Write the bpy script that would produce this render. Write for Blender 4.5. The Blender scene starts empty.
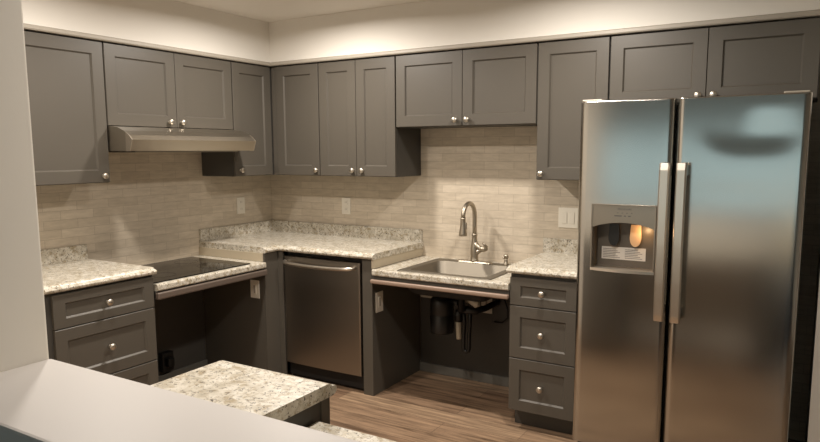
import bpy, bmesh, math, random
from mathutils import Vector, Matrix
random.seed(4)
C = bpy.context.scene.collection
PI = math.pi
ROOT = {}                                    # object -> world position of its thing's base

# ------------------------------------------------------------------ materials
def new_mat(name):
    m = bpy.data.materials.new(name); m.use_nodes = True
    nt = m.node_tree
    return m, nt, nt.nodes['Principled BSDF']

def lin(c):
    f = lambda v: v / 12.92 if v <= .04045 else ((v + .055) / 1.055) ** 2.4
    return tuple(f(v / 255) for v in c) + (1,)

def plain(name, rgb, rough=.5, metal=0, noise=0, nscale=30, bump=0, spec=.5):
    m, nt, p = new_mat(name)
    p.inputs['Base Color'].default_value = lin(rgb)
    p.inputs['Roughness'].default_value = rough
    p.inputs['Metallic'].default_value = metal
    p.inputs['Specular IOR Level'].default_value = spec
    if noise or bump:
        tc = nt.nodes.new('ShaderNodeTexCoord')
        n = nt.nodes.new('ShaderNodeTexNoise'); n.inputs['Scale'].default_value = nscale
        n.inputs['Detail'].default_value = 4
        nt.links.new(tc.outputs['Object'], n.inputs['Vector'])
        if noise:
            mix = nt.nodes.new('ShaderNodeMix'); mix.data_type = 'RGBA'
            a = lin(rgb); mix.inputs[6].default_value = tuple(v * (1 - noise) for v in a[:3]) + (1,)
            mix.inputs[7].default_value = tuple(min(1, v * (1 + noise)) for v in a[:3]) + (1,)
            nt.links.new(n.outputs['Fac'], mix.inputs[0]); nt.links.new(mix.outputs[2], p.inputs['Base Color'])
        if bump:
            b = nt.nodes.new('ShaderNodeBump'); b.inputs['Strength'].default_value = bump; b.inputs['Distance'].default_value = .002
            nt.links.new(n.outputs['Fac'], b.inputs['Height']); nt.links.new(b.outputs['Normal'], p.inputs['Normal'])
    return m

def ramp(nt, pts, interp='LINEAR'):
    r = nt.nodes.new('ShaderNodeValToRGB'); cr = r.color_ramp; cr.interpolation = interp
    while len(cr.elements) < len(pts): cr.elements.new(.5)
    for e, (pos, col) in zip(cr.elements, pts): e.position = pos; e.color = col
    return r

def mixrgb(nt, fac, a, b, mode='MIX'):
    x = nt.nodes.new('ShaderNodeMix'); x.data_type = 'RGBA'; x.blend_type = mode
    for s, v in ((0, fac), (6, a), (7, b)):
        if hasattr(v, 'links'): nt.links.new(v, x.inputs[s])
        else: x.inputs[s].default_value = v
    return x.outputs[2]

def world_pos(nt, scale=(1, 1, 1)):
    g = nt.nodes.new('ShaderNodeNewGeometry'); mp = nt.nodes.new('ShaderNodeMapping')
    mp.inputs['Scale'].default_value = scale
    nt.links.new(g.outputs['Position'], mp.inputs['Vector'])
    return mp.outputs['Vector']

def granite():
    m, nt, p = new_mat('speckled_laminate')
    v = world_pos(nt)
    def noise(sc, det, rough=.6, dist=0):
        n = nt.nodes.new('ShaderNodeTexNoise'); n.inputs['Scale'].default_value = sc
        n.inputs['Detail'].default_value = det; n.inputs['Roughness'].default_value = rough
        n.inputs['Distortion'].default_value = dist
        nt.links.new(v, n.inputs['Vector']); return n.outputs['Fac']
    r1 = ramp(nt, [(.3, lin((172, 164, 146))), (.5, lin((204, 198, 184))), (.7, lin((222, 217, 206)))])
    nt.links.new(noise(22, 6), r1.inputs[0])
    r2 = ramp(nt, [(.5, (0, 0, 0, 1)), (.62, (1, 1, 1, 1))])
    nt.links.new(noise(38, 6, .7, .6), r2.inputs[0])
    c = mixrgb(nt, r2.outputs[0], r1.outputs[0], lin((164, 150, 124)))
    r3 = ramp(nt, [(.565, (0, 0, 0, 1)), (.66, (1, 1, 1, 1))])
    nt.links.new(noise(62, 5, .7, .3), r3.inputs[0])
    c = mixrgb(nt, r3.outputs[0], c, lin((112, 102, 86)))
    r4 = ramp(nt, [(.61, (0, 0, 0, 1)), (.65, (1, 1, 1, 1))])
    nt.links.new(noise(110, 3, .6), r4.inputs[0])
    c = mixrgb(nt, r4.outputs[0], c, lin((52, 46, 40)))
    nt.links.new(c, p.inputs['Base Color'])
    p.inputs['Roughness'].default_value = .32
    return m

def tile(name, axis):
    m, nt, p = new_mat(name)
    g = nt.nodes.new('ShaderNodeNewGeometry'); sx = nt.nodes.new('ShaderNodeSeparateXYZ'); cx = nt.nodes.new('ShaderNodeCombineXYZ')
    nt.links.new(g.outputs['Position'], sx.inputs[0])
    nt.links.new(sx.outputs['X' if axis == 'x' else 'Y'], cx.inputs['X']); nt.links.new(sx.outputs['Z'], cx.inputs['Y'])
    b = nt.nodes.new('ShaderNodeTexBrick'); b.offset = .5
    b.inputs['Scale'].default_value = 1; b.inputs['Brick Width'].default_value = .205; b.inputs['Row Height'].default_value = .0525
    b.inputs['Mortar Size'].default_value = .0016; b.inputs['Mortar Smooth'].default_value = .3; b.inputs['Bias'].default_value = 0
    b.inputs['Color1'].default_value = lin((207, 195, 176)); b.inputs['Color2'].default_value = lin((196, 184, 165))
    b.inputs['Mortar'].default_value = lin((182, 170, 152))
    nt.links.new(cx.outputs[0], b.inputs['Vector'])
    mp = nt.nodes.new('ShaderNodeMapping'); mp.inputs['Scale'].default_value = (7, 30, 1)
    nt.links.new(cx.outputs[0], mp.inputs[0])
    n = nt.nodes.new('ShaderNodeTexNoise'); n.inputs['Scale'].default_value = 1.4; n.inputs['Detail'].default_value = 6; n.inputs['Roughness'].default_value = .65
    nt.links.new(mp.outputs[0], n.inputs['Vector'])
    r = ramp(nt, [(.3, (.86, .85, .84, 1)), (.7, (1.1, 1.1, 1.1, 1))]); nt.links.new(n.outputs['Fac'], r.inputs[0])
    nt.links.new(mixrgb(nt, 1.0, b.outputs['Color'], r.outputs[0], 'MULTIPLY'), p.inputs['Base Color'])
    bp = nt.nodes.new('ShaderNodeBump'); bp.inputs['Strength'].default_value = .5; bp.inputs['Distance'].default_value = .0015; bp.invert = True
    nt.links.new(b.outputs['Fac'], bp.inputs['Height']); nt.links.new(bp.outputs['Normal'], p.inputs['Normal'])
    p.inputs['Roughness'].default_value = .5
    return m

def planks():
    m, nt, p = new_mat('vinyl_planks')
    v = world_pos(nt)
    b = nt.nodes.new('ShaderNodeTexBrick'); b.offset = .37; b.inputs['Scale'].default_value = 1
    b.inputs['Brick Width'].default_value = 1.2; b.inputs['Row Height'].default_value = .15
    b.inputs['Mortar Size'].default_value = .0012; b.inputs['Mortar'].default_value = lin((70, 55, 44))
    b.inputs['Color1'].default_value = lin((154, 130, 106)); b.inputs['Color2'].default_value = lin((126, 102, 82))
    nt.links.new(v, b.inputs['Vector'])
    v2 = world_pos(nt, (1.6, 22, 1))
    n = nt.nodes.new('ShaderNodeTexNoise'); n.inputs['Scale'].default_value = 1.5; n.inputs['Detail'].default_value = 7; n.inputs['Roughness'].default_value = .65
    n.inputs['Distortion'].default_value = .4
    nt.links.new(v2, n.inputs['Vector'])
    r = ramp(nt, [(.33, (.42, .39, .36, 1)), (.5, (.98, .96, .94, 1)), (.66, (1.5, 1.47, 1.43, 1))]); nt.links.new(n.outputs['Fac'], r.inputs[0])
    nt.links.new(mixrgb(nt, 1.0, b.outputs['Color'], r.outputs[0], 'MULTIPLY'), p.inputs['Base Color'])
    p.inputs['Roughness'].default_value = .42
    return m

def steel(name, rgb, rough, aniso=0, wave=0):
    m, nt, p = new_mat(name)
    p.inputs['Base Color'].default_value = lin(rgb); p.inputs['Metallic'].default_value = 1
    p.inputs['Roughness'].default_value = rough
    if aniso:
        p.inputs['Anisotropic'].default_value = aniso
        t = nt.nodes.new('ShaderNodeTangent'); t.direction_type = 'UV_MAP'; t.uv_map = 'brushed'
        nt.links.new(t.outputs[0], p.inputs['Tangent'])
    # fine horizontal brushing in the tint
    v = world_pos(nt, (3, 3, 420))
    n = nt.nodes.new('ShaderNodeTexNoise'); n.inputs['Scale'].default_value = 1; n.inputs['Detail'].default_value = 3
    nt.links.new(v, n.inputs['Vector'])
    a = lin(rgb)
    nt.links.new(mixrgb(nt, n.outputs['Fac'], tuple(x * .98 for x in a[:3]) + (1,), tuple(min(1, x * 1.02) for x in a[:3]) + (1,)), p.inputs['Base Color'])
    if wave:                                  # faint sheet-metal waviness
        v2 = world_pos(nt, (1.6, 1.6, 3.2))
        n2 = nt.nodes.new('ShaderNodeTexNoise'); n2.inputs['Scale'].default_value = 1.6; n2.inputs['Detail'].default_value = 0
        nt.links.new(v2, n2.inputs['Vector'])
        b = nt.nodes.new('ShaderNodeBump'); b.inputs['Strength'].default_value = 1; b.inputs['Distance'].default_value = wave
        nt.links.new(n2.outputs['Fac'], b.inputs['Height']); nt.links.new(b.outputs['Normal'], p.inputs['Normal'])
    return m

def glow(name, rgb, strength):
    m, nt, p = new_mat(name)
    p.inputs['Emission Color'].default_value = lin(rgb); p.inputs['Emission Strength'].default_value = strength
    p.inputs['Base Color'].default_value = lin(rgb)
    return m

M = dict(
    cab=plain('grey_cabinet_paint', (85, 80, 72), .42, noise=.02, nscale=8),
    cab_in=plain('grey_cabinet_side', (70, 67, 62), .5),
    granite=granite(), tile_x=tile('backsplash_tile_back', 'x'), tile_y=tile('backsplash_tile_left', 'y'),
    floor=planks(), white=plain('white_wall_paint', (226, 222, 214), .7, bump=.05, nscale=200),
    beige=plain('beige_wall_paint', (236, 230, 219), .7, bump=.05, nscale=200),
    ledge=plain('white_ledge_paint', (212, 207, 202), .45),
    trim=plain('trim_paint', (164, 157, 145), .5), riser=plain('almond_riser', (186, 174, 152), .5, noise=.06, nscale=25),
    rail=plain('taupe_rail', (150, 128, 112), .45), rail_shaded=plain('shaded_taupe_rail', (98, 86, 77), .45), knob=steel('brushed_nickel', (200, 193, 181), .38),  # cooktop rail is the same taupe, with its shade put into the colour
    ss=steel('brushed_stainless', (184, 181, 175), .17, .2), ss_dw=steel('dishwasher_stainless', (150, 143, 134), .36, .4),
    ss_hood=steel('hood_stainless', (192, 185, 173), .3, .4), handle=steel('handle_stainless', (220, 212, 200), .36),
    sink=steel('sink_stainless', (140, 133, 121), .55), chrome=steel('faucet_nickel', (180, 170, 154), .4),
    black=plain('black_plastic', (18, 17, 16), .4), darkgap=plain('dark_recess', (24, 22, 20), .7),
    glass=plain('black_ceramic_glass', (12, 11, 10), .06), plate=plain('white_plate', (226, 220, 206), .4),
    burner=plain('burner_print', (44, 42, 40), .2), slot=plain('slot_grey', (158, 150, 138), .5), amber=plain('paddle_lamp_glow', (206, 172, 134), .35),  # amber is the lamp's glow put into the water paddle's colour
    panel=plain('dispenser_panel', (150, 142, 130), .3, .8), label=plain('paper_label', (206, 200, 192), .6),
    print=plain('grey_print', (96, 92, 88), .6), bulb=glow('warm_bulb', (255, 186, 110), 14),
    fridgebody=plain('fridge_case', (58, 56, 54), .5), whiteplastic=plain('white_plastic', (176, 168, 154), .5),
    pvc=plain('white_pipe', (196, 188, 172), .45), carpet=plain('navy_carpet', (34, 40, 56), .95, noise=.3, nscale=120),
    base=plain('grey_base_moulding', (104, 101, 94), .5), zinc=steel('zinc', (150, 146, 138), .4),
    nosing=plain('wood_nosing', (112, 88, 70), .45))

# ------------------------------------------------------------------ mesh builder
class B:
    def __init__(s): s.bm = bmesh.new()
    def _bev(s, vs, off, seg=2):
        vs = set(vs)
        es = [e for e in s.bm.edges if e.verts[0] in vs and e.verts[1] in vs]
        bmesh.ops.bevel(s.bm, geom=es, offset=off, segments=seg, affect='EDGES', profile=.6, clamp_overlap=True)
    def box(s, x0, x1, y0, y1, z0, z1, bev=0, seg=2):
        vs = [s.bm.verts.new((x, y, z)) for x in (x0, x1) for y in (y0, y1) for z in (z0, z1)]
        for f in ((0, 1, 3, 2), (4, 6, 7, 5), (0, 4, 5, 1), (2, 3, 7, 6), (0, 2, 6, 4), (1, 5, 7, 3)):
            s.bm.faces.new([vs[i] for i in f])
        if bev: s._bev(vs, bev, seg)
        return s
    def rings(s, rings, closed_ring=True, cap=True, loop=False, smooth=False):
        vr = [[s.bm.verts.new(p) for p in r] for r in rings]
        n = len(vr[0]); m = len(vr); fs = []
        for i in range(m if loop else m - 1):
            a, b = vr[i], vr[(i + 1) % m]
            for j in range(n if closed_ring else n - 1):
                k = (j + 1) % n
                fs.append(s.bm.faces.new((a[j], a[k], b[k], b[j])))
        if cap and not loop:
            s.bm.faces.new(vr[0][::-1]); s.bm.faces.new(vr[-1])
        if smooth:
            for f in fs: f.smooth = True
        return s
    def tube(s, path, r, n=14, flat=1.0, cap=True):
        path = [Vector(p) for p in path]
        rs = r if isinstance(r, (list, tuple)) else [r] * len(path)
        rings = []; prev = None
        for i, p in enumerate(path):
            t = (path[min(i + 1, len(path) - 1)] - path[max(i - 1, 0)]).normalized()
            if prev is None:
                ref = Vector((0, 0, 1)) if abs(t.z) < .9 else Vector((1, 0, 0))
                u = t.cross(ref).normalized()
            else:
                u = (prev - t * prev.dot(t)).normalized()
            w = t.cross(u); prev = u
            rings.append([p + (u * math.cos(a) + w * math.sin(a) * flat) * rs[i] for a in (2 * PI * k / n for k in range(n))])
        return s.rings(rings, cap=cap, smooth=True)
    def lathe(s, o, prof, axis='z', n=20):
        ax = {'z': (Vector((1, 0, 0)), Vector((0, 1, 0)), Vector((0, 0, 1))), '-y': (Vector((1, 0, 0)), Vector((0, 0, 1)), Vector((0, -1, 0))),
              'x': (Vector((0, 1, 0)), Vector((0, 0, 1)), Vector((1, 0, 0)))}[axis]
        o = Vector(o)
        return s.rings([[o + (ax[0] * math.cos(a) + ax[1] * math.sin(a)) * r + ax[2] * h for a in (2 * PI * k / n for k in range(n))] for r, h in prof], smooth=True)
    def prism(s, poly, vec):
        v = Vector(vec); poly = [Vector(p) for p in poly]
        return s.rings([poly, [p + v for p in poly]])

def finish(name, b, mat, parent=None, base=None, uv=False):
    """links the builder as ONE mesh object; with a parent the vertices are made relative to the thing's base"""
    bm = b.bm
    o0 = ROOT[parent] if parent else Vector(base or (0, 0, 0))
    bmesh.ops.recalc_face_normals(bm, faces=bm.faces)
    bmesh.ops.translate(bm, verts=bm.verts, vec=-o0)
    me = bpy.data.meshes.new(name); bm.to_mesh(me)
    if uv:
        l = me.uv_layers.new(name='brushed')
        for lp in me.loops:
            c = me.vertices[lp.vertex_index].co; l.data[lp.index].uv = (c.x + c.y * .3, c.z)
    bm.free(); me.materials.append(mat)
    o = bpy.data.objects.new(name, me); C.objects.link(o)
    if parent: o.parent = parent
    else: o.location = o0
    ROOT[o] = o0
    return o

def thing(name, base, label, cat, group=None):
    o = bpy.data.objects.new(name, None); C.objects.link(o); o.location = base; o.empty_display_size = .1
    ROOT[o] = Vector(base); return tag(o, label, cat, group)
def tag(o, label, cat, group=None):
    o['label'] = label; o['category'] = cat
    if group: o['group'] = group
    return o
def struct(name, b, mat, base=(0, 0, 0)):
    o = finish(name, b, mat, None, base); o['kind'] = 'structure'; return o

# ------------------------------------------------------------------ main dimensions (metres; wall corner at the origin)
D = .635; BF = .60; WD = .303
LOW = .819; TOP = .914; UND = .876
YE, YL, YHL, YHS, YD, YD2 = -.745, -.694, -1.6315, -1.158, -1.607, -2.215
X3, X4, X5, X6, X7, X8 = .753, 1.3724, 2.3135, 2.713, 3.190, 3.667
XR, XD, XDR = 1.392, 2.287, 2.672
ZT, ZB, ZS, ZH, ZF = 2.134, 1.372, 1.687, 1.684, 1.764

# ------------------------------------------------------------------ setting
CEIL = 2.44
struct('floor', B().box(-.1, 6.6, -3.25, .1, -.05, 0), M['floor'])
struct('floor_carpet', B().box(-1.6, 6.6, -8.6, -3.25, -.05, -.001), M['carpet'])
struct('ceiling', B().box(-1.6, 6.6, -8.6, .1, CEIL, CEIL + .05), M['white'])
struct('wall_back', B().box(-.1, 3.72, 0, .1, 0, CEIL), M['tile_x'])
struct('wall_left', B().box(-.1, 0, -3.13, 0, 0, CEIL), M['tile_y'])
struct('wall_right', B().box(3.72, 3.84, -.70, .1, 0, CEIL), M['beige'])
struct('wall_right_return', B().box(3.84, 6.6, -.2, -.1, 0, CEIL), M['beige'])
struct('wall_far_right', B().box(6.5, 6.6, -8.6, -.1, 0, CEIL), M['beige'])
struct('wall_front', B().box(-.1, 2.193, -3.365, -3.118, 0, CEIL, .004), M['beige'])
struct('wall_half_height', B().box(2.1935, 3.5, -3.365, -3.13, 0, 1.035), M['beige'])
b = B().box(2.1935, 3.53, -3.381, -3.116, 1.035, 1.07, .006)
struct('trim_1', b, M['ledge'])
struct('wall_far_left', B().box(-1.6, -1.5, -8.6, -3.365, 0, CEIL), M['beige'])
struct('wall_living_left', B().box(-1.6, -.1, -3.365, -3.265, 0, CEIL), M['beige'])
# the living room's end wall with its wide window, behind the camera
b = B()
for a in ((-1.6, .1, 0, CEIL), (5.6, 6.6, 0, CEIL), (.1, 5.6, 0, .62), (.1, 5.6, 1.88, CEIL)): b.box(a[0], a[1], -8.6, -8.5, a[2], a[3])
struct('wall_rear', b, M['beige'])
b = B()
for x in (.1, 1.9, 3.75, 5.55): b.box(x, x + .05, -8.56, -8.5, .62, 1.88)
b.box(.1, 5.6, -8.56, -8.5, .62, .67); b.box(.1, 5.6, -8.56, -8.5, 1.83, 1.88)
struct('window_1', b, M['white'])
# soffits over the wall cabinets and the trim strip under them
struct('wall_soffit_left', B().box(0, .325, -3.118, -.325, ZT + .028, CEIL), M['white'])
struct('wall_soffit_back', B().box(0, 3.72, -.325, 0, ZT + .028, CEIL), M['white'])
def trim_strip(off, z0, z1, b):
    prof = [(.30, z0), (off, z0), (off + .004, z0 + .006), (off + .002, z1 - .008), (.326, z1), (.30, z1)]
    b.rings([[(n, -3.116, z), ] for n, z in prof] and [[(n, -3.116, z) for n, z in prof], [(n, -n, z) for n, z in prof], [(3.718, -n, z) for n, z in prof]])
b = B(); trim_strip(.343, ZT + .004, ZT + .032, b)
struct('trim_2', b, M['trim'])
# painted panels of the knee spaces and their base mouldings
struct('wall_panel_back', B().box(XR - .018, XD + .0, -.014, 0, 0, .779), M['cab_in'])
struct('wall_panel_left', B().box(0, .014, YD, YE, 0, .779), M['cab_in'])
b = B().box(XR - .018, XD, -.03, -.014, 0, .062, .004)
struct('baseboard_back', b, M['base'])
struct('baseboard_left', B().box(.014, .03, YD, YE, 0, .062, .004), M['base'])

# ------------------------------------------------------------------ cabinets
def knob_mesh():
    b = B().lathe((0, 0, 0), [(.0, 0), (.010, 0), (.010, .002), (.0065, .006), (.0065, .012), (.0135, .017), (.0178, .021), (.0178, .025), (.0125, .030), (.0, .0315)], '-y', 18)
    bmesh.ops.remove_doubles(b.bm, verts=b.bm.verts, dist=1e-5)
    bmesh.ops.recalc_face_normals(b.bm, faces=b.bm.faces)
    me = bpy.data.meshes.new('knob'); b.bm.to_mesh(me); b.bm.free(); me.materials.append(M['knob']); return me
KNOB = knob_mesh()
def knob(parent, pos, facing):
    o = bpy.data.objects.new('knob', KNOB); C.objects.link(o); o.parent = parent
    o.location = Vector(pos) - ROOT[parent]; ROOT[o] = ROOT[parent]
    o.rotation_euler.z = {'back': 0, 'left': PI / 2}[facing]
    return o
def place(facing, p0):
    return (lambda u, v, n: (u, -(p0 + n), v)) if facing == 'back' else (lambda u, v, n: (p0 + n, u, v))
def shaker(u0, u1, v0, v1, facing, p0, rail=.065, t=.02, rec=.010, railv=None):
    """five-piece front: a frame with a recessed flat panel"""
    f = place(facing, p0); e = .0018; q = .0075
    def ring(i, n): return [f(u0 + i, v0 + i, n), f(u1 - i, v0 + i, n), f(u1 - i, v1 - i, n), f(u0 + i, v1 - i, n)]
    b = B()
    rv = railv or rail
    def inner(k, n): return [f(u0 + rail + k, v0 + rv + k, n), f(u1 - rail - k, v0 + rv + k, n), f(u1 - rail - k, v1 - rv - k, n), f(u0 + rail + k, v1 - rv - k, n)]
    b.rings([ring(0, .001), ring(0, t - e), ring(e, t), inner(0, t), inner(q, t - rec), inner(q + .001, t - rec)], cap=True)
    return b
def wall_cab(name, a, label, group='grey wall cabinets'):
    """a: facing, u0,u1, z0,z1, doors=[(u0,u1,knob_u,knob_v)]"""
    facing, u0, u1, z0, z1, doors = a
    um = (u0 + u1) / 2
    base = (um, 0, z0) if facing == 'back' else (0, um, z0)
    t = thing(name, base, label, 'cabinet', group)
    s = .0008
    if facing == 'back': b = B().box(u0 + s, u1 - s, -WD, -.001, z0, z1, .001)
    else: b = B().box(.001, WD, u0 + s, u1 - s, z0, z1, .001)
    finish('body', b, M['cab_in'], t)
    for du0, du1, ku, kv in doors:
        d = finish('door', shaker(du0, du1, z0 + .003, z1 - .003, facing, WD), M['cab'], t)
        if ku is not None: knob(d, place(facing, WD + .0195)(ku, kv, 0), facing)
    return t
g = .0045
wall_cab('wall_cabinet', ('left', YD2, YHL, ZB, ZT, [(YD2 + g, YHL - g, -1.676, 1.411)]), 'tall grey wall cabinet left of the range hood, above the left drawer unit')
wall_cab('wall_cabinet', ('left', YHL, YL, ZH, ZT, [(YHL + g, YHS - .0015, -1.215, 1.719), (YHS + .0015, YL - g, -1.125, 1.719)]), 'short two-door grey wall cabinet directly above the range hood')
wall_cab('wall_cabinet', ('left', YL, -.304, ZB, ZT, [(YL + g, -.327, -.644, 1.414)]), 'narrow one-door grey wall cabinet between the range hood and the corner')
t = wall_cab('wall_cabinet', ('back', .001, X3, ZB, ZT, [(.374, X3 - g, .728, 1.411)]), 'one-door grey wall cabinet on the back wall next to the corner')
finish('filler_strip', B().box(.326, .3725, -.316, -.303, ZB, ZT - .002, .001), M['cab'], t)
wall_cab('wall_cabinet', ('back', X3, X4, ZB, ZT, [(X3 + g, 1.0611, 1.036, 1.412), (1.0641, X4 - g, 1.113, 1.412)]), 'tall two-door grey wall cabinet with narrow doors above the dishwasher')
wall_cab('wall_cabinet', ('back', X4, X5, ZS, ZT, [(X4 + g, 1.843, 1.802, 1.724), (1.846, X5 - g, 1.882, 1.724)]), 'short wide two-door grey wall cabinet above the sink')
wall_cab('wall_cabinet', ('back', X5, X6, ZB, ZT, [(X5 + g, X6 - g, 2.349, 1.408)]), 'tall one-door grey wall cabinet between the sink and the fridge')
wall_cab('wall_cabinet', ('back', X6, X8, 1.771, ZT, [(X6 + g, X7 - .0015, 3.155, 1.806), (X7 + .0015, X8 - g, 3.226, 1.806)]), 'wide two-door grey wall cabinet above the stainless fridge')

# left drawer unit
t = thing('drawer_cabinet', (.3, (YD + YD2) / 2, 0), 'grey three-drawer base cabinet on the left wall beside the cooktop', 'cabinet', 'grey drawer cabinets')
finish('body', B().box(.001, BF, YD2 + .001, YD - .002, .105, UND - .001, .001), M['cab_in'], t)
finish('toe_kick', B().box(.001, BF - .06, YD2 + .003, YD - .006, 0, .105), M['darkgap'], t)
for z0, z1 in ((.697, .864), (.402, .692), (.11, .397)):
    d = finish('drawer', shaker(YD2 + .03, YD - .012, z0, z1, 'left', BF, .060, railv=.045 if z1 - z0 < .2 else None), M['cab'], t)
    knob(d, (BF + .0195, (YD2 + YD) / 2 + .01, (z0 + z1) / 2), 'left')
# right drawer unit
t = thing('drawer_cabinet', ((XD + XDR) / 2, -.3, 0), 'grey three-drawer base cabinet between the sink and the fridge', 'cabinet', 'grey drawer cabinets')
finish('body', B().box(XD + .002, XDR, -BF, -.001, .105, UND - .001, .001), M['cab_in'], t)
finish('toe_kick', B().box(XD + .012, XDR - .006, -BF + .06, -.001, 0, .105), M['cab_in'], t)
for z0, z1 in ((.704, .857), (.409, .699), (.108, .404)):
    d = finish('drawer', shaker(XD + .004, XDR - .006, z0, z1, 'back', BF, .060, railv=.045 if z1 - z0 < .2 else None), M['cab'], t)
    knob(d, ((XD + XDR) / 2 - .003, -BF - .0195, (z0 + z1) / 2), 'back')
# corner panels left of the dishwasher
t = thing('corner_panel', (.35, YE + .06, 0), 'grey corner filler panels between the cooktop opening and the dishwasher', 'panel')
finish('side_panel', B().box(.016, .592, YE, YE + .018, 0, UND - .001, .001), M['cab'], t)
finish('return_panel', B().box(.592, .612, YE, -BF, 0, UND - .001, .0015), M['cab'], t)
finish('filler_strip', B().box(.6125, .654, -.618, -BF, .0, UND - .001, .0015), M['cab'], t)
# panel right of the dishwasher
o = finish('end_panel', B().box(1.300, 1.3735, -.61, -.016, 0, UND - .001, .002), M['cab'], None, (1.336, -.3, 0))
tag(o, 'grey upright end panel between the dishwasher and the sink opening', 'panel')

# ------------------------------------------------------------------ countertops
OGEE = [(D - .042, 0), (D - .031, -.0015), (D - .024, -.006), (D - .0195, -.0105), (D - .012, -.0115), (D - .004, -.014), (D, -.021), (D - .002, -.029), (D - .008, -.035), (D - .018, -.038)]
def prof(back=.0): return [(back, -.038), (back, 0)] + OGEE
LOWP = [(0, -.038), (0, 0), (D - .008, 0), (D - .003, -.002), (D, -.008), (D, -.030), (D - .003, -.036), (D - .008, -.038)]
def counter_run(pts, facing, u0, u1, zt, out=1):
    pass
def slab_left(b, y0, y1, p, zt): b.rings([[(n, y0, zt + z) for n, z in p], [(n, y1, zt + z) for n, z in p]])
def slab_back(b, x0, x1, p, zt): b.rings([[(x0, -n, zt + z) for n, z in p], [(x1, -n, zt + z) for n, z in p]])

# left drawer countertop
t = thing('countertop', (.3, (YD + YD2) / 2, UND), 'short cream speckled countertop on the left drawer unit', 'countertop', 'cream speckled countertops')
b = B(); slab_left(b, YD2 - .01, YD + .004, prof(.001), TOP); finish('slab', b, M['granite'], t)
finish('backsplash_curb', B().box(.001, .021, YD2 - .01, YD + .002, TOP, TOP + .086, .002), M['granite'], t)
# right drawer countertop
t = thing('countertop', ((XD + XDR) / 2, -.3, UND), 'short cream speckled countertop between the sink and the fridge', 'countertop', 'cream speckled countertops')
b = B(); slab_back(b, XD - .014, XDR + .02, prof(.001), TOP); finish('slab', b, M['granite'], t)
finish('backsplash_curb', B().box(XD - .028, XDR + .02, -.021, -.001, TOP, TOP + .086, .002), M['granite'], t)
# raised corner countertop (L with a mitred inner corner)
t = thing('countertop', (.5, -.3, UND), 'raised L-shaped cream speckled corner countertop over the dishwasher', 'countertop', 'cream speckled countertops')
p = prof(.001)
b = B().rings([[(n, YE - .004, TOP + z) for n, z in p], [(n, -n, TOP + z) for n, z in p], [(XR, -n, TOP + z) for n, z in p]])
finish('slab', b, M['granite'], t)
q = [(.001, TOP), (.001, TOP + .086), (.019, TOP + .086), (.021, TOP + .084), (.021, TOP)]
b = B().rings([[(n, YE - .002, z) for n, z in q], [(n, -n, z) for n, z in q], [(XR - .008, -n, z) for n, z in q]])
finish('backsplash_curb', b, M['granite'], t)
r = finish('riser', B().box(XR - .0175, XR - .004, -.617, -.001, LOW + .001, UND - .0005, .001), M['riser'], t); r['label'] = 'plain almond riser strip facing the sink'
r = finish('riser', B().box(.001, .60, YE - .010, YE - .0005, LOW + .001, UND - .0005, .001), M['riser'], t); r['label'] = 'plain almond riser strip facing the cooktop'
# lowered cooktop countertop
t = thing('countertop', (.3, (YD + YE) / 2, LOW - .038), 'lowered cream speckled countertop holding the black cooktop', 'countertop', 'cream speckled countertops')
b = B(); slab_left(b, YD + .003, YE - .0105, [(n + .001 if n == 0 else n, z) for n, z in LOWP], LOW); finish('slab', b, M['granite'], t)
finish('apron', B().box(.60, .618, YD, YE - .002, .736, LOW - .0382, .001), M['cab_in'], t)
r = finish('front_rail', B().box(.60, .640, YD, YE - .002, .733, .772, .009, 3), M['rail_shaded'], t); r['label'] = 'taupe rounded rail under the counter edge'
# lowered sink countertop with the sink cut-out
SX0, SX1, SY0, SY1 = 1.575, 2.125, -.565, -.125
t = thing('countertop', ((XR + XD) / 2, -.3, LOW - .038), 'lowered cream speckled countertop around the stainless sink', 'countertop', 'cream speckled countertops')
b = B()
slab_back(b, XR - .003, SX0, [(max(n, .001), z) for n, z in LOWP], LOW); slab_back(b, SX1, XD - .001, [(max(n, .001), z) for n, z in LOWP], LOW)
b.rings([[(x, -n, LOW + z) for n, z in [(-SY0, -.038), (-SY0, 0)] + LOWP[2:]] for x in (SX0, SX1)], cap=False)
b.box(SX0, SX1, SY1, -.001, LOW - .038, LOW)
finish('slab', b, M['granite'], t)
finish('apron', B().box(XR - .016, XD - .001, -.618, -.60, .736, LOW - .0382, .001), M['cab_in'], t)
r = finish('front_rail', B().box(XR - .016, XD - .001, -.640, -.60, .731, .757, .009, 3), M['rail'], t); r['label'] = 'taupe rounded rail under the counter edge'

# ------------------------------------------------------------------ peninsula
PX0, PX1, PY = 2.172, 2.581, -2.55
t = thing('base_cabinet', (2.37, -2.84, 0), 'grey base cabinet of the peninsula in the foreground, under the cream countertop', 'cabinet')
finish('body', B().box(2.192, 2.563, -3.118, -2.60, .105, UND - .001, .001), M['cab_in'], t)
finish('face_frame', B().box(2.190, 2.566, -2.60, -2.563, .105, UND - .001, .0015), M['cab'], t)
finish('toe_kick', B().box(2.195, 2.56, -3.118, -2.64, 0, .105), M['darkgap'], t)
t = thing('countertop', (2.37, -2.84, UND), 'cream speckled peninsula countertop in the foreground beside the white ledge', 'countertop', 'cream speckled countertops')
dep = 3.126 + PY
b = B(); b.rings([[(x, -3.126 + max(n - D + dep, 0), TOP + z) for n, z in prof(0)] for x in (PX0, PX1)])
finish('slab', b, M['granite'], t)
t = thing('countertop', (2.98, -2.87, LOW - .038), 'lower cream speckled countertop step right of the peninsula, at the bottom edge', 'countertop', 'cream speckled countertops')
b = B(); b.rings([[(x, -3.126 + max(n - D + .511, 0), LOW + z) for n, z in LOWP] for x in (2.570, 3.42)])
finish('slab', b, M['granite'], t)
finish('end_panel', B().box(3.39, 3.41, -3.118, -2.66, 0, LOW - .038, .001), M['cab_in'], t)
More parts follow.
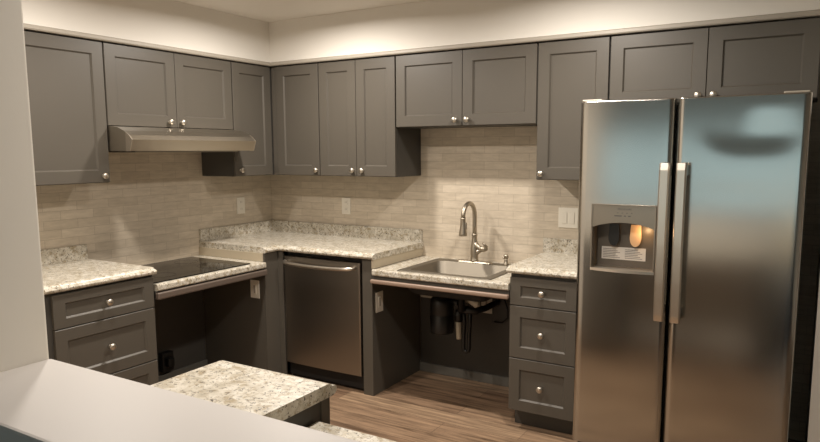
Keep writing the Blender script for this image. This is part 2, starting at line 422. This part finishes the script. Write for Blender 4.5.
finish('front_rail', B().box(2.568, 3.39, -2.66, -2.622, .731, .757, .009, 3), M['rail'], t)

# ------------------------------------------------------------------ range hood
t = thing('range_hood', (.25, (YHL + YL) / 2, 1.545), 'stainless steel under-cabinet range hood over the cooktop', 'range hood')
hp = [(.002, 1.683), (.335, 1.683), (.40, 1.676), (.455, 1.656), (.495, 1.632), (.522, 1.607), (.500, 1.546), (.002, 1.546)]
b = B().rings([[(x, YHL + .002, z) for x, z in hp], [(x, YL - .002, z) for x, z in hp]])
finish('canopy', b, M['ss_hood'], t, uv=True)
for y0, y1 in ((YHL + .0004, YHL + .0045), (YL - .0045, YL - .0004)):
    pp = [(.470, 1.648), (.496, 1.633), (.5235, 1.607), (.5015, 1.5448), (.468, 1.5448)]
    finish('corner_flange', B().prism([(x, y0, z) for x, z in pp], (0, y1 - y0, 0)), M['handle'], t)
finish('filter', B().box(.06, .44, YHL + .08, YL - .08, 1.538, 1.5465, .002), M['zinc'], t)

# ------------------------------------------------------------------ cooktop
t = thing('cooktop', (.32, -1.22, LOW), 'black glass electric cooktop set in the lowered counter', 'cooktop')
finish('glass_top', B().box(.045, .598, -1.60, -.86, LOW + .0005, LOW + .0075, .003), M['glass'], t)
for (x, y, r_) in ((.19, -1.42, .095), (.19, -1.03, .075), (.45, -1.42, .075), (.45, -1.03, .105)):
    ring = [[(x + rr * math.cos(a), y + rr * math.sin(a), LOW + .0078 + h) for a in (2 * PI * k / 40 for k in range(40))] for rr, h in ((r_, 0), (r_, .0002), (r_ - .0025, .0002), (r_ - .0025, 0))]
    finish('burner_ring', B().rings(ring, loop=True), M['burner'], t)

# ------------------------------------------------------------------ dishwasher
t = thing('dishwasher', (.985, -.3, 0), 'stainless steel dishwasher under the raised corner countertop', 'dishwasher')
finish('body', B().box(.658, 1.297, -.575, -.02, .02, UND - .003), M['darkgap'], t)
# slightly bowed door
rows = []
xs = [.664, .666, .672] + [.672 + (1.277 - .672) * k / 10 for k in range(1, 10)] + [1.277, 1.283, 1.285]
def yd_(x): e = min(x - .664, 1.285 - x); return -.617 - .006 * math.sin(PI * (x - .664) / .621) + (.006 - e) * .7 * (e < .006)
front = [(x, yd_(x)) for x in xs]
poly = [(x, y) for x, y in front] + [(1.285, -.576), (.664, -.576)]
b = B().rings([[(x, y, .116) for x, y in poly], [(x, y, .846) for x, y in poly]])
finish('door', b, M['ss_dw'], t, uv=True)
pts = []
for k in range(25):
    s = k / 24; x = .675 + (1.252 - .675) * s
    out = .040 * (1 - abs(2 * s - 1) ** 10) ** .5 if 0 < s < 1 else 0
    pts.append((x, -.618 - out - .004 * math.sin(PI * s), .812 - .012 * math.sin(PI * s) ** .6))
finish('handle', B().tube(pts, .0125, 12), M['handle'], t)
finish('toe_panel', B().box(.664, 1.294, -.555, -.545, .002, .116), M['black'], t)

# ------------------------------------------------------------------ sink
t = thing('sink', (1.85, -.33, LOW), 'single-bowl stainless drop-in sink in the lowered counter', 'sink')
def rr(x0, x1, y0, y1, r, z, n=5):
    out = []
    for cx, cy, a0 in ((x1 - r, y1 - r, 0), (x0 + r, y1 - r, PI / 2), (x0 + r, y0 + r, PI), (x1 - r, y0 + r, 3 * PI / 2)):
        for k in range(n + 1):
            a = a0 + PI / 2 * k / n; out.append((cx + r * math.cos(a), cy + r * math.sin(a), z))
    return out
b = B()
b.rings([rr(1.540, 2.160, -.605, -.055, .03, LOW + .0003), rr(1.540, 2.160, -.605, -.055, .03, LOW + .003), rr(1.548, 2.152, -.597, -.063, .028, LOW + .0045),
         rr(1.588, 2.112, -.552, -.138, .05, LOW + .0045), rr(1.592, 2.108, -.548, -.142, .05, LOW + .001), rr(1.600, 2.100, -.540, -.150, .05, LOW - .12),
         rr(1.625, 2.075, -.515, -.175, .045, LOW - .14), rr(1.80, 1.90, -.40, -.30, .045, LOW - .143)], cap=False, smooth=True)
b.bm.faces.new([v for v in b.bm.verts if abs(v.co.z - (LOW - .143)) < 1e-6])
s_o = finish('basin', b, M['sink'], t)
b = B()
b.rings([rr(1.584, 2.116, -.556, -.134, .05, LOW - .039), rr(1.584, 2.116, -.556, -.134, .05, LOW - .122), rr(1.612, 2.088, -.528, -.162, .045, LOW - .147)], smooth=True, cap=False)
b.bm.faces.new(list(b.bm.verts)[-24:])
r = finish('dark_shell', b, M['darkgap'], t); r['label'] = 'added dark shell keeping the underside of the bowl dim'  # dark shell added to hide the bright bottom of the bowl
b = B().lathe((1.85, -.35, LOW - .1425), [(.0, 0), (.043, 0), (.043, .003), (.036, .004), (.030, .0015), (.0, .0015)], 'z', 20)
finish('drain_strainer', b, M['zinc'], t)

# ------------------------------------------------------------------ faucet
fx, fy, fz = 1.826, -.098, LOW + .0045
t = thing('faucet', (fx, fy, fz), 'tall brushed nickel gooseneck pull-down faucet behind the sink', 'faucet')
b = B(); b.rings([rr(fx - .125, fx + .125, fy - .028, fy + .028, .0275, z, 8) if i == 0 else rr(fx - .125 + i * .003, fx + .125 - i * .003, fy - .028 + i * .003, fy + .028 - i * .003, .024, z, 8) for i, z in enumerate((fz, fz + .005, fz + .008))])
finish('deck_plate', b, M['chrome'], t)
b = B().lathe((fx, fy, fz + .006), [(.0, 0), (.029, 0), (.029, .006), (.026, .012), (.025, .03), (.026, .06), (.025, .085), (.0205, .115), (.0172, .15), (.0165, .165), (.019, .168), (.019, .176), (.0145, .180), (.0, .180)], 'z', 20)
finish('body', b, M['chrome'], t)
R_ = .083; zc = 1.127
path = [(fx, fy, fz + .18), (fx, fy, 1.06), (fx, fy, zc)] + [(fx, fy - R_ + R_ * math.cos(a), zc + R_ * math.sin(a)) for a in (PI * k / 14 for k in range(1, 15))]
finish('gooseneck_spout', B().tube(path, .0140, 16), M['chrome'], t)
yh = fy - 2 * R_
b = B().lathe((fx, yh, zc - .115), [(.0, 0), (.0245, 0), (.026, .004), (.025, .018), (.019, .055), (.0162, .092), (.017, .108), (.017, .114), (.0, .114)], 'z', 18)
hd = finish('spray_head', b, M['chrome'], t)
finish('spray_button', B().box(fx + .013, fx + .024, yh - .008, yh + .008, zc - .075, zc - .03, .004), M['zinc'], hd)
b = B().tube([(fx, fy, .952), (fx + .022, fy, .925), (fx + .045, fy, .912), (fx + .066, fy, .912), (fx + .084, fy, .918)], [.019, .0185, .0175, .0185, .016], 14)
b.tube([(fx, fy, .875), (fx + .022, fy, .892), (fx + .045, fy, .905)], [.017, .0165, .014], 12)
finish('valve_body', b, M['chrome'], t)
finish('lever_handle', B().tube([(fx + .078, fy, .915), (fx + .086, fy - .010, .930), (fx + .080, fy - .018, .944), (fx + .070, fy - .026, .956)], [.015, .012, .008, .0065], 12), M['chrome'], t)

sx, sy = 2.045, -.095
t = thing('soap_dispenser', (sx, sy, fz), 'small brushed nickel soap dispenser on the sink rim right of the faucet', 'soap dispenser')
finish('base_collar', B().lathe((sx, sy, fz), [(.0, 0), (.019, 0), (.019, .004), (.014, .012), (.0115, .03), (.0115, .038), (.0, .038)], 'z', 16), M['chrome'], t)
h = finish('pump_head', B().lathe((sx, sy, fz + .036), [(.0, 0), (.009, 0), (.0155, .006), (.0165, .016), (.0145, .026), (.008, .031), (.0, .031)], 'z', 16), M['chrome'], t)
finish('nozzle', B().tube([(sx, sy, fz + .054), (sx, sy - .03, fz + .056), (sx, sy - .05, fz + .050)], [.006, .005, .0045], 10), M['chrome'], h)

# ------------------------------------------------------------------ under-sink plumbing
dx, dy = 1.698, -.30
t = thing('garbage_disposal', (dx, dy, .38), 'black garbage disposal hanging under the sink', 'garbage disposal')
b = B().lathe((dx, dy, .385), [(.0, 0), (.062, 0), (.073, .006), (.077, .02), (.077, .115), (.073, .12), (.073, .128), (.077, .133), (.076, .20), (.072, .222), (.055, .236), (.0, .236)], 'z', 28)
finish('motor_housing', b, M['black'], t)
finish('mounting_ring', B().lathe((dx, dy, .631), [(.0, 0), (.052, 0), (.052, .012), (.044, .014), (.044, .03), (.058, .032), (.058, .04), (.0, .04)], 'z', 24), M['zinc'], t)
finish('discharge_elbow', B().tube([(dx + .07, dy, .598), (dx + .100, dy - .01, .598), (1.826, dy - .02, .598)], .017, 12), M['black'], t)
t = thing('drain_pipe', (1.85, -.28, .28), 'black and white drain trap hanging beside the garbage disposal under the sink', 'pipe')
finish('tailpiece', B().tube([(1.808, -.285, .475), (1.810, -.285, .40), (1.812, -.285, .356)], [.019, .018, .016], 12), M['pvc'], t)
u = [(1.888, -.28, .56), (1.886, -.28, .48), (1.880, -.28, .36)] + [(1.861 + .019 * math.cos(a), -.28, .308 - .03 * math.sin(a)) for a in (PI * k / 8 for k in range(9))] + [(1.843, -.282, .38), (1.850, -.283, .47), (1.845, -.285, .53)]
finish('trap_loop', B().tube(u, .0125, 12), M['black'], t)
finish('tee_fitting', B().tube([(1.815, -.285, .545), (1.86, -.285, .55), (1.925, -.28, .55), (1.955, -.2, .555), (1.955, -.1, .556), (1.955, -.012, .556)], [.024, .026, .024, .02, .02, .02], 12), M['black'], t)
finish('slip_nut', B().lathe((1.809, -.285, .470), [(.0, 0), (.027, 0), (.027, .05), (.02, .06), (.02, .075), (.0, .075)], 'z', 10), M['black'], t)
finish('sink_tail', B().lathe((1.85, -.33, .548), [(.0, 0), (.021, 0), (.021, .08), (.034, .085), (.034, .118), (.0, .118)], 'z', 16), M['black'], t)
r = finish('elbow_fitting', B().tube([(1.862, -.27, .622), (1.89, -.27, .614), (1.925, -.27, .596), (1.932, -.27, .575)], [.026, .028, .028, .022], 12), M['pvc'], t); r['label'] = 'white plastic elbow'
t = thing('supply_hose', (2.0, -.04, .5), 'thin black looping water hose under the right side of the sink', 'hose')
finish('hose', B().tube([(1.995, -.03, .60), (2.025, -.05, .575), (2.045, -.06, .53), (2.048, -.06, .475), (2.01, -.05, .435), (1.95, -.03, .426), (1.925, -.010, .425)], .006, 10), M['black'], t)
finish('shutoff_valve', B().lathe((2.085, -.035, .47), [(.0, 0), (.02, 0), (.02, .04), (.01, .045), (.0, .045)], 'z', 12), M['black'], t)
o = finish('mounting_bracket', B().box(1.392, 1.56, -.045, -.0145, .535, .556, .003), M['pvc'], None, (1.47, -.03, .535)); tag(o, 'grey bracket bar on the dark back panel left of the garbage disposal', 'bracket')
o = finish('power_cord', B().tube([(1.46, -.05, .64), (1.485, -.055, .58), (1.52, -.06, .53), (1.555, -.04, .49)], .004, 8), M['pvc'], None, (1.5, -.05, .49)); tag(o, 'pale thin cord dangling under the sink left of the disposal', 'cord')

# ------------------------------------------------------------------ outlets and switches
def outlet(pos, facing, label, kind='outlet', w=.078, h=.122, group='white wall outlets'):
    x, y, z = pos
    t = thing('wall_outlet' if kind != 'switch' else 'light_switch', pos, label, 'outlet' if kind != 'switch' else 'switch', group)
    def bx(u0, u1, v0, v1, n0, n1, bev):
        if facing == 'back': return B().box(x + u0, x + u1, y - n1, y - n0, z + v0, z + v1, bev)
        if facing == 'left': return B().box(x + n0, x + n1, y + u0, y + u1, z + v0, z + v1, bev)
        return None
    finish('cover_plate', bx(-w / 2, w / 2, -h / 2, h / 2, .0005, .006, .002), M['plate'], t)
    if kind == 'outlet':
        for v in (-.026, .026):
            f = finish('receptacle', bx(-.017, .017, v - .016, v + .016, .0055, .0085, .002), M['plate'], t)
            for u in (-.0065, .0065):
                finish('slot', bx(u - .0015, u + .0015, v - .004, v + .008, .0082, .0088, 0), M['slot'], f)
    elif kind == 'switch':
        for u in (-.023, .023):
            finish('rocker', bx(u - .0165, u + .0165, -.034, .034, .0055, .010, .002), M['plate'], t)
    else:
        f = finish('receptacle', bx(-.0165, .0165, -.034, .034, .0055, .009, .002), M['plate'], t)
        finish('slot', bx(-.006, .006, -.026, .026, .0088, .0094, 0), M['slot'], f)
outlet((.736, 0, 1.139), 'back', 'white wall outlet on the tiled back wall above the corner countertop')
outlet((0, -.338, 1.138), 'left', 'white wall outlet on the tiled left wall near the corner')
outlet((.520, YE, .628), 'back', 'white outlet on the grey panel inside the cooktop opening', 'single')
outlet((1.3735, -.536, .597), 'left', 'white outlet on the grey panel inside the sink opening', 'single', .08, .13)
outlet((2.409, 0, 1.130), 'back', 'white double light switch on the tile beside the fridge', 'switch', .122, .122, None)
outlet((1.880, -.014, .535), 'back', 'white outlet low on the dark back panel behind the drain pipe', 'single')
t = thing('range_receptacle', (.014, -1.105, .155), 'black power receptacle box low on the wall under the cooktop', 'receptacle')
finish('box', B().box(.014, .06, -1.15, -1.06, .085, .215, .006), M['black'], t)
finish('plug', B().box(.06, .095, -1.13, -1.08, .12, .18, .01), M['black'], t)

# ------------------------------------------------------------------ refrigerator
FX0, FXG, FX1, FYF, FYB = 2.709, 3.137, 3.648, -.814, -.735
ZD0 = .095
t = thing('refrigerator', (3.18, -.4, 0), 'large stainless side-by-side refrigerator with ice dispenser', 'refrigerator')
finish('case', B().box(FX0 + .012, FX1 - .012, FYB + .006, -.04, .02, 1.742, .004), M['fridgebody'], t)
finish('toe_grille', B().box(FX0 + .02, FX1 - .02, FYB - .03, FYB + .006, .015, .088, .003), M['black'], t)
def yfront(x, x0, x1):
    """door front in plan: a gentle bow with rounded outer edges"""
    s = (x - (x0 + x1) / 2) / ((x1 - x0) / 2)
    y = FYF - .0012 * (1 - s * s) + .0012
    e = min(x - x0, x1 - x); r = .028
    if x1 < FXG: y += .018 * (x - x0)         # freezer door skewed slightly to shift its reflection
    if e < r: y += r - math.sqrt(max(0, r * r - (r - e) ** 2))
    return y
def dent(x, z):  # shape added to pull a dark curve into the reflection
    """added shallow dents in the right-hand door, shaped to bend its reflection"""
    zc = 1.545 + (.05 if x < 3.43 else .012) * ((x - 3.43) / .2) ** 2
    h = max(0, min(1, (x - 3.37) / .12)); h = h * h * (3 - 2 * h)
    gx = math.exp(-((x - 3.43) / .17) ** 4)
    step = 1 / (1 + math.exp(-(z - zc) / .02)) * (1 - h * max(0, min(1, (z - 1.60) / .11)))
    return .0048 * gx * step + .0004 * math.exp(-((x - 3.35) / .2) ** 2 - ((z - 1.36) / .04) ** 2)
def door_mesh(x0, x1, z0, z1, hole=None):
    xs = [x0 + v for v in (0, .001, .003, .007, .012, .019, .028)]
    xs += [x0 + .028 + (x1 - x0 - .056) * k / 26 for k in range(1, 26)]
    xs += [x1 - v for v in (.028, .019, .012, .007, .003, .001, 0)]
    zs = [z0, z0 + .004, z0 + .0055] + [z0 + .0055 + (z1 - z0 - .011) * k / 72 for k in range(1, 72)] + [z1 - .0055, z1 - .004, z1]
    if hole:
        hx0, hx1, hz0, hz1 = hole
        xs = sorted([x for x in xs if not (abs(x - hx0) < .008 or abs(x - hx1) < .008)] + [hx0, hx1]); zs = sorted([z for z in zs if not (abs(z - hz0) < .004 or abs(z - hz1) < .004)] + [hz0, hz1])
    b = B(); V = {}
    inset = lambda z: .004 if z in (z0, z1) else 0
    for i, x in enumerate(xs):
        for j, z in enumerate(zs): V[i, j] = b.bm.verts.new((x, yfront(x, x0, x1) + inset(z) + (0 if hole else dent(x, z)), z))
    inh = lambda i, j: hole and hole[0] - 1e-6 <= xs[i] and xs[i + 1] <= hole[1] + 1e-6 and hole[2] - 1e-6 <= zs[j] and zs[j + 1] <= hole[3] + 1e-6
    for i in range(len(xs) - 1):
        for j in range(len(zs) - 1):
            if not inh(i, j):
                f = b.bm.faces.new((V[i, j], V[i + 1, j], V[i + 1, j + 1], V[i, j + 1])); f.smooth = True
    bk = {}
    ni, nj = len(xs) - 1, len(zs) - 1
    per = [(i, 0) for i in range(ni)] + [(ni, j) for j in range(nj)] + [(i, nj) for i in range(ni, 0, -1)] + [(0, j) for j in range(nj, 0, -1)]
    for k in per: bk[k] = b.bm.verts.new((xs[k[0]], FYB, zs[k[1]]))
    ed = {k: b.bm.verts.new(V[k].co) for k in per}
    for k, l in zip(per, per[1:] + per[:1]): b.bm.faces.new((ed[k], ed[l], bk[l], bk[k]))
    b.bm.faces.new([bk[k] for k in per])
    if hole:
        i0, i1, j0, j1 = xs.index(hx0), xs.index(hx1), zs.index(hz0), zs.index(hz1)
        per = [(i, j0) for i in range(i0, i1)] + [(i1, j) for j in range(j0, j1)] + [(i, j1) for i in range(i1, i0, -1)] + [(i0, j) for j in range(j1, j0, -1)]
        hb = {k: b.bm.verts.new((xs[k[0]], FYB - .006, zs[k[1]])) for k in per}
        eh = {k: b.bm.verts.new(V[k].co) for k in per}
        for k, l in zip(per, per[1:] + per[:1]): b.bm.faces.new((eh[k], eh[l], hb[l], hb[k]))
        b.bm.faces.new([hb[k] for k in per])
    return b
HX0, HX1, HZ0, HZ1 = 2.780, 3.076, .972, 1.288
fd = finish('freezer_door', door_mesh(FX0, FXG - .005, ZD0, ZF, (HX0, HX1, HZ0, HZ1)), M['ss'], t, uv=True)
rd = finish('fridge_door', door_mesh(FXG + .005, FX1, ZD0, ZF), M['ss'], t, uv=True)
def bar(xc):
    pts = [(-.868, .772), (-.874, .80), (-.880, .95), (-.882, 1.12), (-.880, 1.30), (-.874, 1.45), (-.868, 1.481)]
    b = B(); rings = []
    w, th = .0215, .010
    for y, z in pts:
        rings.append([(xc + a, y + c, z) for a, c in ((-w, th), (-w, -th * .3), (-w + .006, -th), (w - .006, -th), (w, -th * .3), (w, th))])
    b.rings(rings)
    b.box(xc - .016, xc + .016, -.865, FYF + .004, .785, .83, .003); b.box(xc - .016, xc + .016, -.865, FYF + .004, 1.425, 1.47, .003)
    return b
finish('handle', bar(3.111), M['handle'], fd); finish('handle', bar(3.181), M['handle'], rd)
finish('hinge_cover', B().box(FX0 + .008, FX0 + .10, -.80, -.70, ZF + .0005, ZF + .009, .004, 3), M['whiteplastic'], t)
finish('hinge_cover', B().box(FX1 - .10, FX1 - .008, -.80, -.70, ZF + .0005, ZF + .009, .004, 3), M['whiteplastic'], t)
# dispenser
yr = FYB - .006
fy_ = lambda x: yfront(x, FX0, FXG - .005)
b = B(); fr = .008
for x0, x1, z0, z1 in ((HX0, HX0 + fr, HZ0, HZ1), (HX1 - fr, HX1, HZ0, HZ1), (HX0 + fr, HX1 - fr, HZ1 - .006, HZ1)):
    b.box(x0, x1, FYF - .007, yr + .02, z0, z1, .002)
finish('dispenser_frame', b, M['panel'], fd)
n = 16; top = []; 
arch = [(HX0 + fr + (HX1 - HX0 - 2 * fr) * k / n, 1.177 + .026 * math.sin(PI * k / n) ** .8) for k in range(n + 1)]
poly = [(x, FYF - .004, z) for x, z in arch] + [(HX1 - fr, FYF - .004, HZ1 - .006), (HX0 + fr, FYF - .004, HZ1 - .006)]
cp = finish('control_panel', B().prism(poly, (0, .06, 0)), M['panel'], fd)
# the recess lining, a soffit under the panel, ledge and label
b = B().box(HX0 + fr, HX1 - fr, yr - .002, yr + .0, HZ0 + .004, 1.21)
b.box(HX0 + fr, HX0 + fr + .003, yr - .06, yr - .002, HZ0 + .004, 1.18); b.box(HX1 - fr - .003, HX1 - fr, yr - .06, yr - .002, HZ0 + .004, 1.18)
finish('recess_lining', b, plain('recess_grey', (92, 84, 74), .4), fd)
lip = [(HX0 + .002 + (HX1 - HX0 - .004) * k / n, FYF - .008 - .020 * math.sin(PI * k / n)) for k in range(n + 1)] + [(HX1 - .002, yr - .001), (HX0 + .002, yr - .001)]
finish('drip_tray', B().rings([[(x, y, HZ0 - .001) for x, y in lip], [(x, y, HZ0 + .012) for x, y in lip]]), M['handle'], fd)
def paddle(xc, mat, lab):
    prof_ = [(xc + .026 * math.cos(a), 1.128 + .042 * math.sin(a)) for a in (PI + PI * k / 12 for k in range(13))]
    o = finish('paddle', B().rings([[(x, yr - .022 + .10 * (z - 1.128) * .3, z) for x, z in prof_ + [(xc + .022, 1.19), (xc - .022, 1.19)]], [(x, yr - .014 + .10 * (z - 1.128) * .3, z) for x, z in prof_ + [(xc + .022, 1.19), (xc - .022, 1.19)]]]), mat, fd)
    o['label'] = lab
paddle(2.875, M['black'], 'dark ice paddle'); paddle(2.975, M['amber'], 'water paddle coloured amber for the lamp glow')
lb = finish('label', B().box(2.815, 3.02, yr - .0035, yr - .002, 1.018, 1.078), M['label'], fd)
for k in range(6):
    for x0 in (2.822, 2.925):
        finish('print_line', B().box(x0, x0 + .06 + .02 * ((k * 7) % 3) / 2, yr - .0038, yr - .0034, 1.066 - k * .008, 1.0685 - k * .008), M['print'], lb)
finish('dispenser_bulb', B().lathe((3.045, yr - .028, 1.178), [(.0, 0), (.008, .002), (.01, .008), (.008, .014), (.0, .016)], 'z', 12), M['bulb'], fd)
# maker's name and marks on the control panel
def text_part(body, x, z, size, parent, y):
    cu = bpy.data.curves.new('panel_text', 'FONT'); cu.body = body; cu.size = size; cu.extrude = .0003; cu.align_x = 'CENTER'
    tmp = bpy.data.objects.new('tmp', cu); C.objects.link(tmp)
    me = bpy.data.meshes.new_from_object(tmp.evaluated_get(bpy.context.evaluated_depsgraph_get()))
    bpy.data.objects.remove(tmp); me.name = 'panel_text'
    me.transform(Matrix.Translation(Vector((x, y, z)) - ROOT[parent]) @ Matrix.Rotation(PI / 2, 4, 'X'))
    me.materials.clear(); me.materials.append(M['print'])
    o = bpy.data.objects.new('panel_lettering', me); C.objects.link(o); o.parent = parent; ROOT[o] = ROOT[parent]
bpy.context.view_layer.update()
text_part('FRIGIDAIRE', 2.934, 1.262, .0125, cp, FYF - .0045)
for k in range(4):
    finish('button_mark', B().box(2.900 + k * .021, 2.906 + k * .021, FYF - .0045, FYF - .0038, 1.247, 1.250), M['print'], cp)
for x0, x1 in ((2.888, 2.922), (2.931, 2.941), (2.950, 2.962)):
    finish('button_mark', B().box(x0, x1, FYF - .0045, FYF - .0038, 1.232, 1.237), M['print'], cp)

# ------------------------------------------------------------------ light
def disk(name, loc, watts, r, col, rot=(0, 0, 0), spread=PI):
    l = bpy.data.lights.new(name, 'AREA'); l.shape = 'DISK'; l.size = 2 * r; l.energy = watts; l.color = col; l.spread = spread
    o = bpy.data.objects.new(name, l); C.objects.link(o); o.location = loc; o.rotation_euler = rot; return o
WARM = (1, .918, .83)
for n_, (x, y), w in (('a', (1.10, -1.0), 27), ('b', (2.70, -2.24), 20), ('c', (1.05, -2.2), 21), ('d', (2.62, -1.0), 21)):
    disk('downlight', (x, y, CEIL - .012), w, .065, WARM, (0, 0, 0), 2.97)
disk('rear_wall_fill', (3.4, -7.5, CEIL - .012), 55, .08, (1, .81, .54), (0, 0, 0), 1.9)  # added fill that warms the lower rear wall for the fridge reflection
lamp = bpy.data.lights.new('dispenser_lamp', 'POINT'); lamp.energy = .25; lamp.color = (1, .62, .3); lamp.shadow_soft_size = .006
lo = bpy.data.objects.new('dispenser_lamp', lamp); C.objects.link(lo); lo.location = (3.02, yr - .05, 1.16)

w = bpy.data.worlds.new('sky'); bpy.context.scene.world = w; w.use_nodes = True
bg = w.node_tree.nodes['Background']; bg.inputs[0].default_value = (.72, .96, 1, 1); bg.inputs[1].default_value = 1.0

# ------------------------------------------------------------------ camera
cam = bpy.data.cameras.new('camera'); co = bpy.data.objects.new('camera', cam); C.objects.link(co)
yaw, pitch, roll, f = .5425, -.1273, -.0047, 666.23
cy, sy_ = math.cos(yaw), math.sin(yaw); cp_, sp_ = math.cos(pitch), math.sin(pitch)
fw = Vector((-sy_, cy, 0)); rt = Vector((cy, sy_, 0)); up = Vector((0, 0, 1))
fw2 = fw * cp_ + up * sp_; up2 = up * cp_ - fw * sp_
rt3 = rt * math.cos(roll) + up2 * math.sin(roll); up3 = up2 * math.cos(roll) - rt * math.sin(roll)
co.matrix_world = Matrix(((rt3.x, up3.x, -fw2.x, 3.6683), (rt3.y, up3.y, -fw2.y, -3.9594), (rt3.z, up3.z, -fw2.z, 1.5372), (0, 0, 0, 1)))
cam.sensor_width = 36; cam.lens = f / 820 * 36; cam.shift_y = 15.5 / 820; cam.clip_start = .05
sc = bpy.context.scene; sc.camera = co
sc.view_settings.view_transform = 'Standard'; sc.view_settings.look = 'None'; sc.view_settings.gamma = 1; sc.view_settings.exposure = 0
sc.view_settings.use_curve_mapping = False
